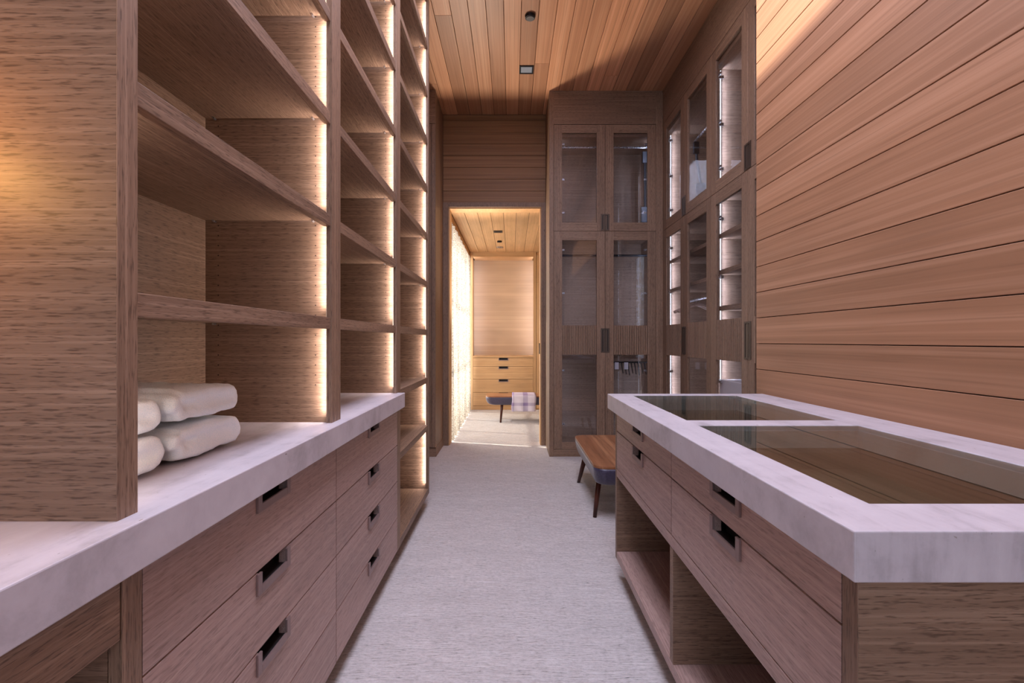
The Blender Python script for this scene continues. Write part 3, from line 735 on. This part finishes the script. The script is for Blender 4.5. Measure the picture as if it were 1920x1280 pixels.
FB('bottom_rail', (-.6455, .3535, FY, FY+.4, .0, .064))
fF = faceY(FY)
for a, b in zip([.862, .720, .507, .287], [.720, .507, .287, .066]):
    drawer(fc_, fF, -.6455, .3535, b, a, -.142, HON['x'], hw=.165, hh=.045, leg=.012)
for xx, sg in ((-.6635, 1), (.3715, -1)):
    box('light_strip', led_cool, fc_, (xx+sg*.002, xx+sg*.008, FY+.023, FY+.027, .93, 2.5))
    o = area('strip_light', (xx+sg*.007, FY+.029, 1.71), (PI/2, 0, 0), .008, 1.6, 5, (.84, .84, 1)); 
fr_ = thing('tall_cabinet', (.6, 8.25, 0), 'tall honey oak cabinet at the right edge of the doorway view', 'cabinet')
box('carcass', HON['y'], fr_, (.3985, 1.2, FY+.021, FY+.5, 0, FC-.001))
box('door', HON['z'], fr_, (.405, .80, FY, FY+.02, .02, 2.11), .001); box('door', HON['z'], fr_, (.405, .80, FY, FY+.02, 2.114, FC-.05), .001)
# curtain
def curtain():
    m = MB(); ny, nz = 260, 16
    for j in range(nz+1):
        z = .012+(2.497-.012)*j/nz
        for i in range(ny+1):
            y = 5.50+(7.93-5.50)*i/ny; a = .02+.012*(1-j/nz)
            x = -.70+a*math.sin(i*.62+.8*math.sin(i*.11))+.008*math.sin(i*.21+z*1.3)
            m.v.append((x, y+.006*math.sin(z*3+i*.3), z))
    for j in range(nz):
        for i in range(ny): a = j*(ny+1)+i; m.f.append((a, a+1, a+ny+2, a+ny+1))
    mt = bpy.data.materials.new('linen_sheer'); mt.use_nodes = True; nt = mt.node_tree; L = nt.links.new; nt.nodes.remove(nt.nodes['Principled BSDF'])
    out = nt.nodes['Material Output']
    tc = N(nt, 'ShaderNodeTexCoord'); mp = N(nt, 'ShaderNodeMapping'); mp.inputs['Scale'].default_value = (60, 60, 160); L(tc.outputs['Object'], mp.inputs[0])
    n = N(nt, 'ShaderNodeTexNoise'); n.inputs['Scale'].default_value = 1; n.inputs['Detail'].default_value = 3; L(mp.outputs[0], n.inputs['Vector'])
    r = ramp(nt, [(.35, srgb(110,98,84)), (.6, srgb(176,166,152))]); L(n.outputs['Fac'], r.inputs[0])
    d = N(nt, 'ShaderNodeBsdfDiffuse'); t = N(nt, 'ShaderNodeBsdfTranslucent'); tr = N(nt, 'ShaderNodeBsdfTransparent')
    L(r.outputs[0], d.inputs[0]); L(r.outputs[0], t.inputs[0])
    a = N(nt, 'ShaderNodeMixShader'); a.inputs[0].default_value = .5; L(d.outputs[0], a.inputs[1]); L(t.outputs[0], a.inputs[2])
    op = ramp(nt, [(.38, (.3,.3,.3)), (.6, (.04,.04,.04))]); L(n.outputs['Fac'], op.inputs[0])
    b = N(nt, 'ShaderNodeMixShader'); L(op.outputs[0], b.inputs[0]); L(a.outputs[0], b.inputs[1]); L(tr.outputs[0], b.inputs[2]); L(b.outputs[0], out.inputs[0])
    o = m.build('curtain', mt, None, smooth=True)
    tag(o, 'sheer cream linen curtain glowing along the left window of the far room', 'curtain')
curtain()

# ================================================================== WALL LAMP (left, mostly outside the frame)
sc = thing('wall_lamp', (-.86, .7, 1.42), 'small brass wall lamp on the near side of the bookcase end panel', 'lamp')
brass = plain('brass', srgb(190,150,90), .3, .9)
MB().tube([(-.86, .7025, 1.42), (-.86, .69, 1.42)], .035, 20).build('backplate', brass, sc, .002)
MB().tube([(-.86, .69, 1.42), (-.86, .64, 1.42)], .008, 10).build('arm', brass, sc)
glb = MB().tube([(-.86, .63, 1.385), (-.86, .63, 1.455)], .022, 16).build('bulb', plain('warm_bulb', (1,.8,.5), .5, emit=(1,.62,.25), es=8), sc, .008)
pl = bpy.data.lights.new('lamp_light', 'POINT'); pl.energy = 3.4; pl.color = (1, .50, .13); pl.shadow_soft_size = .03
po = bpy.data.objects.new('lamp_light', pl); COL.objects.link(po); po.location = (-.86, .60, 1.42)

# tree outside the window behind the camera (seen only mirrored in the wardrobe glass)
tr = thing('garden_tree', (0, -4.6, 0), 'leafy green tree outside the window behind the camera', 'tree')
rn = random.Random(11); lm = MB()
for k in range(2600):
    a = rn.uniform(0, 2*PI); r_ = rn.random()**.5*1.5; h_ = rn.uniform(.9, 4.2)
    x, y, z = math.cos(a)*r_, -4.6+math.sin(a)*r_*.5, h_; n = len(lm.v); q = rn.uniform(.05, .1); u = Vector((rn.gauss(0,1), rn.gauss(0,1), rn.gauss(0,1))).normalized()
    v = u.cross(Vector((.3,.5,.8))).normalized(); c = Vector((x, y, z))
    lm.v += [tuple(c-u*q), tuple(c+v*q*.5), tuple(c+u*q), tuple(c-v*q*.5)]; lm.f.append((n, n+1, n+2, n+3))
leaf = cloth('leaf_green', srgb(70,96,34), srgb(150,168,70), 4, .1, .6)
lm.build('foliage', leaf, tr, kind='stuff')
MB().tube([(0, -4.6, -.05), (.05, -4.6, 1.2), (-.05, -4.6, 2.6)], .09, 10, .05).build('trunk', walnut_leg, tr, smooth=True)
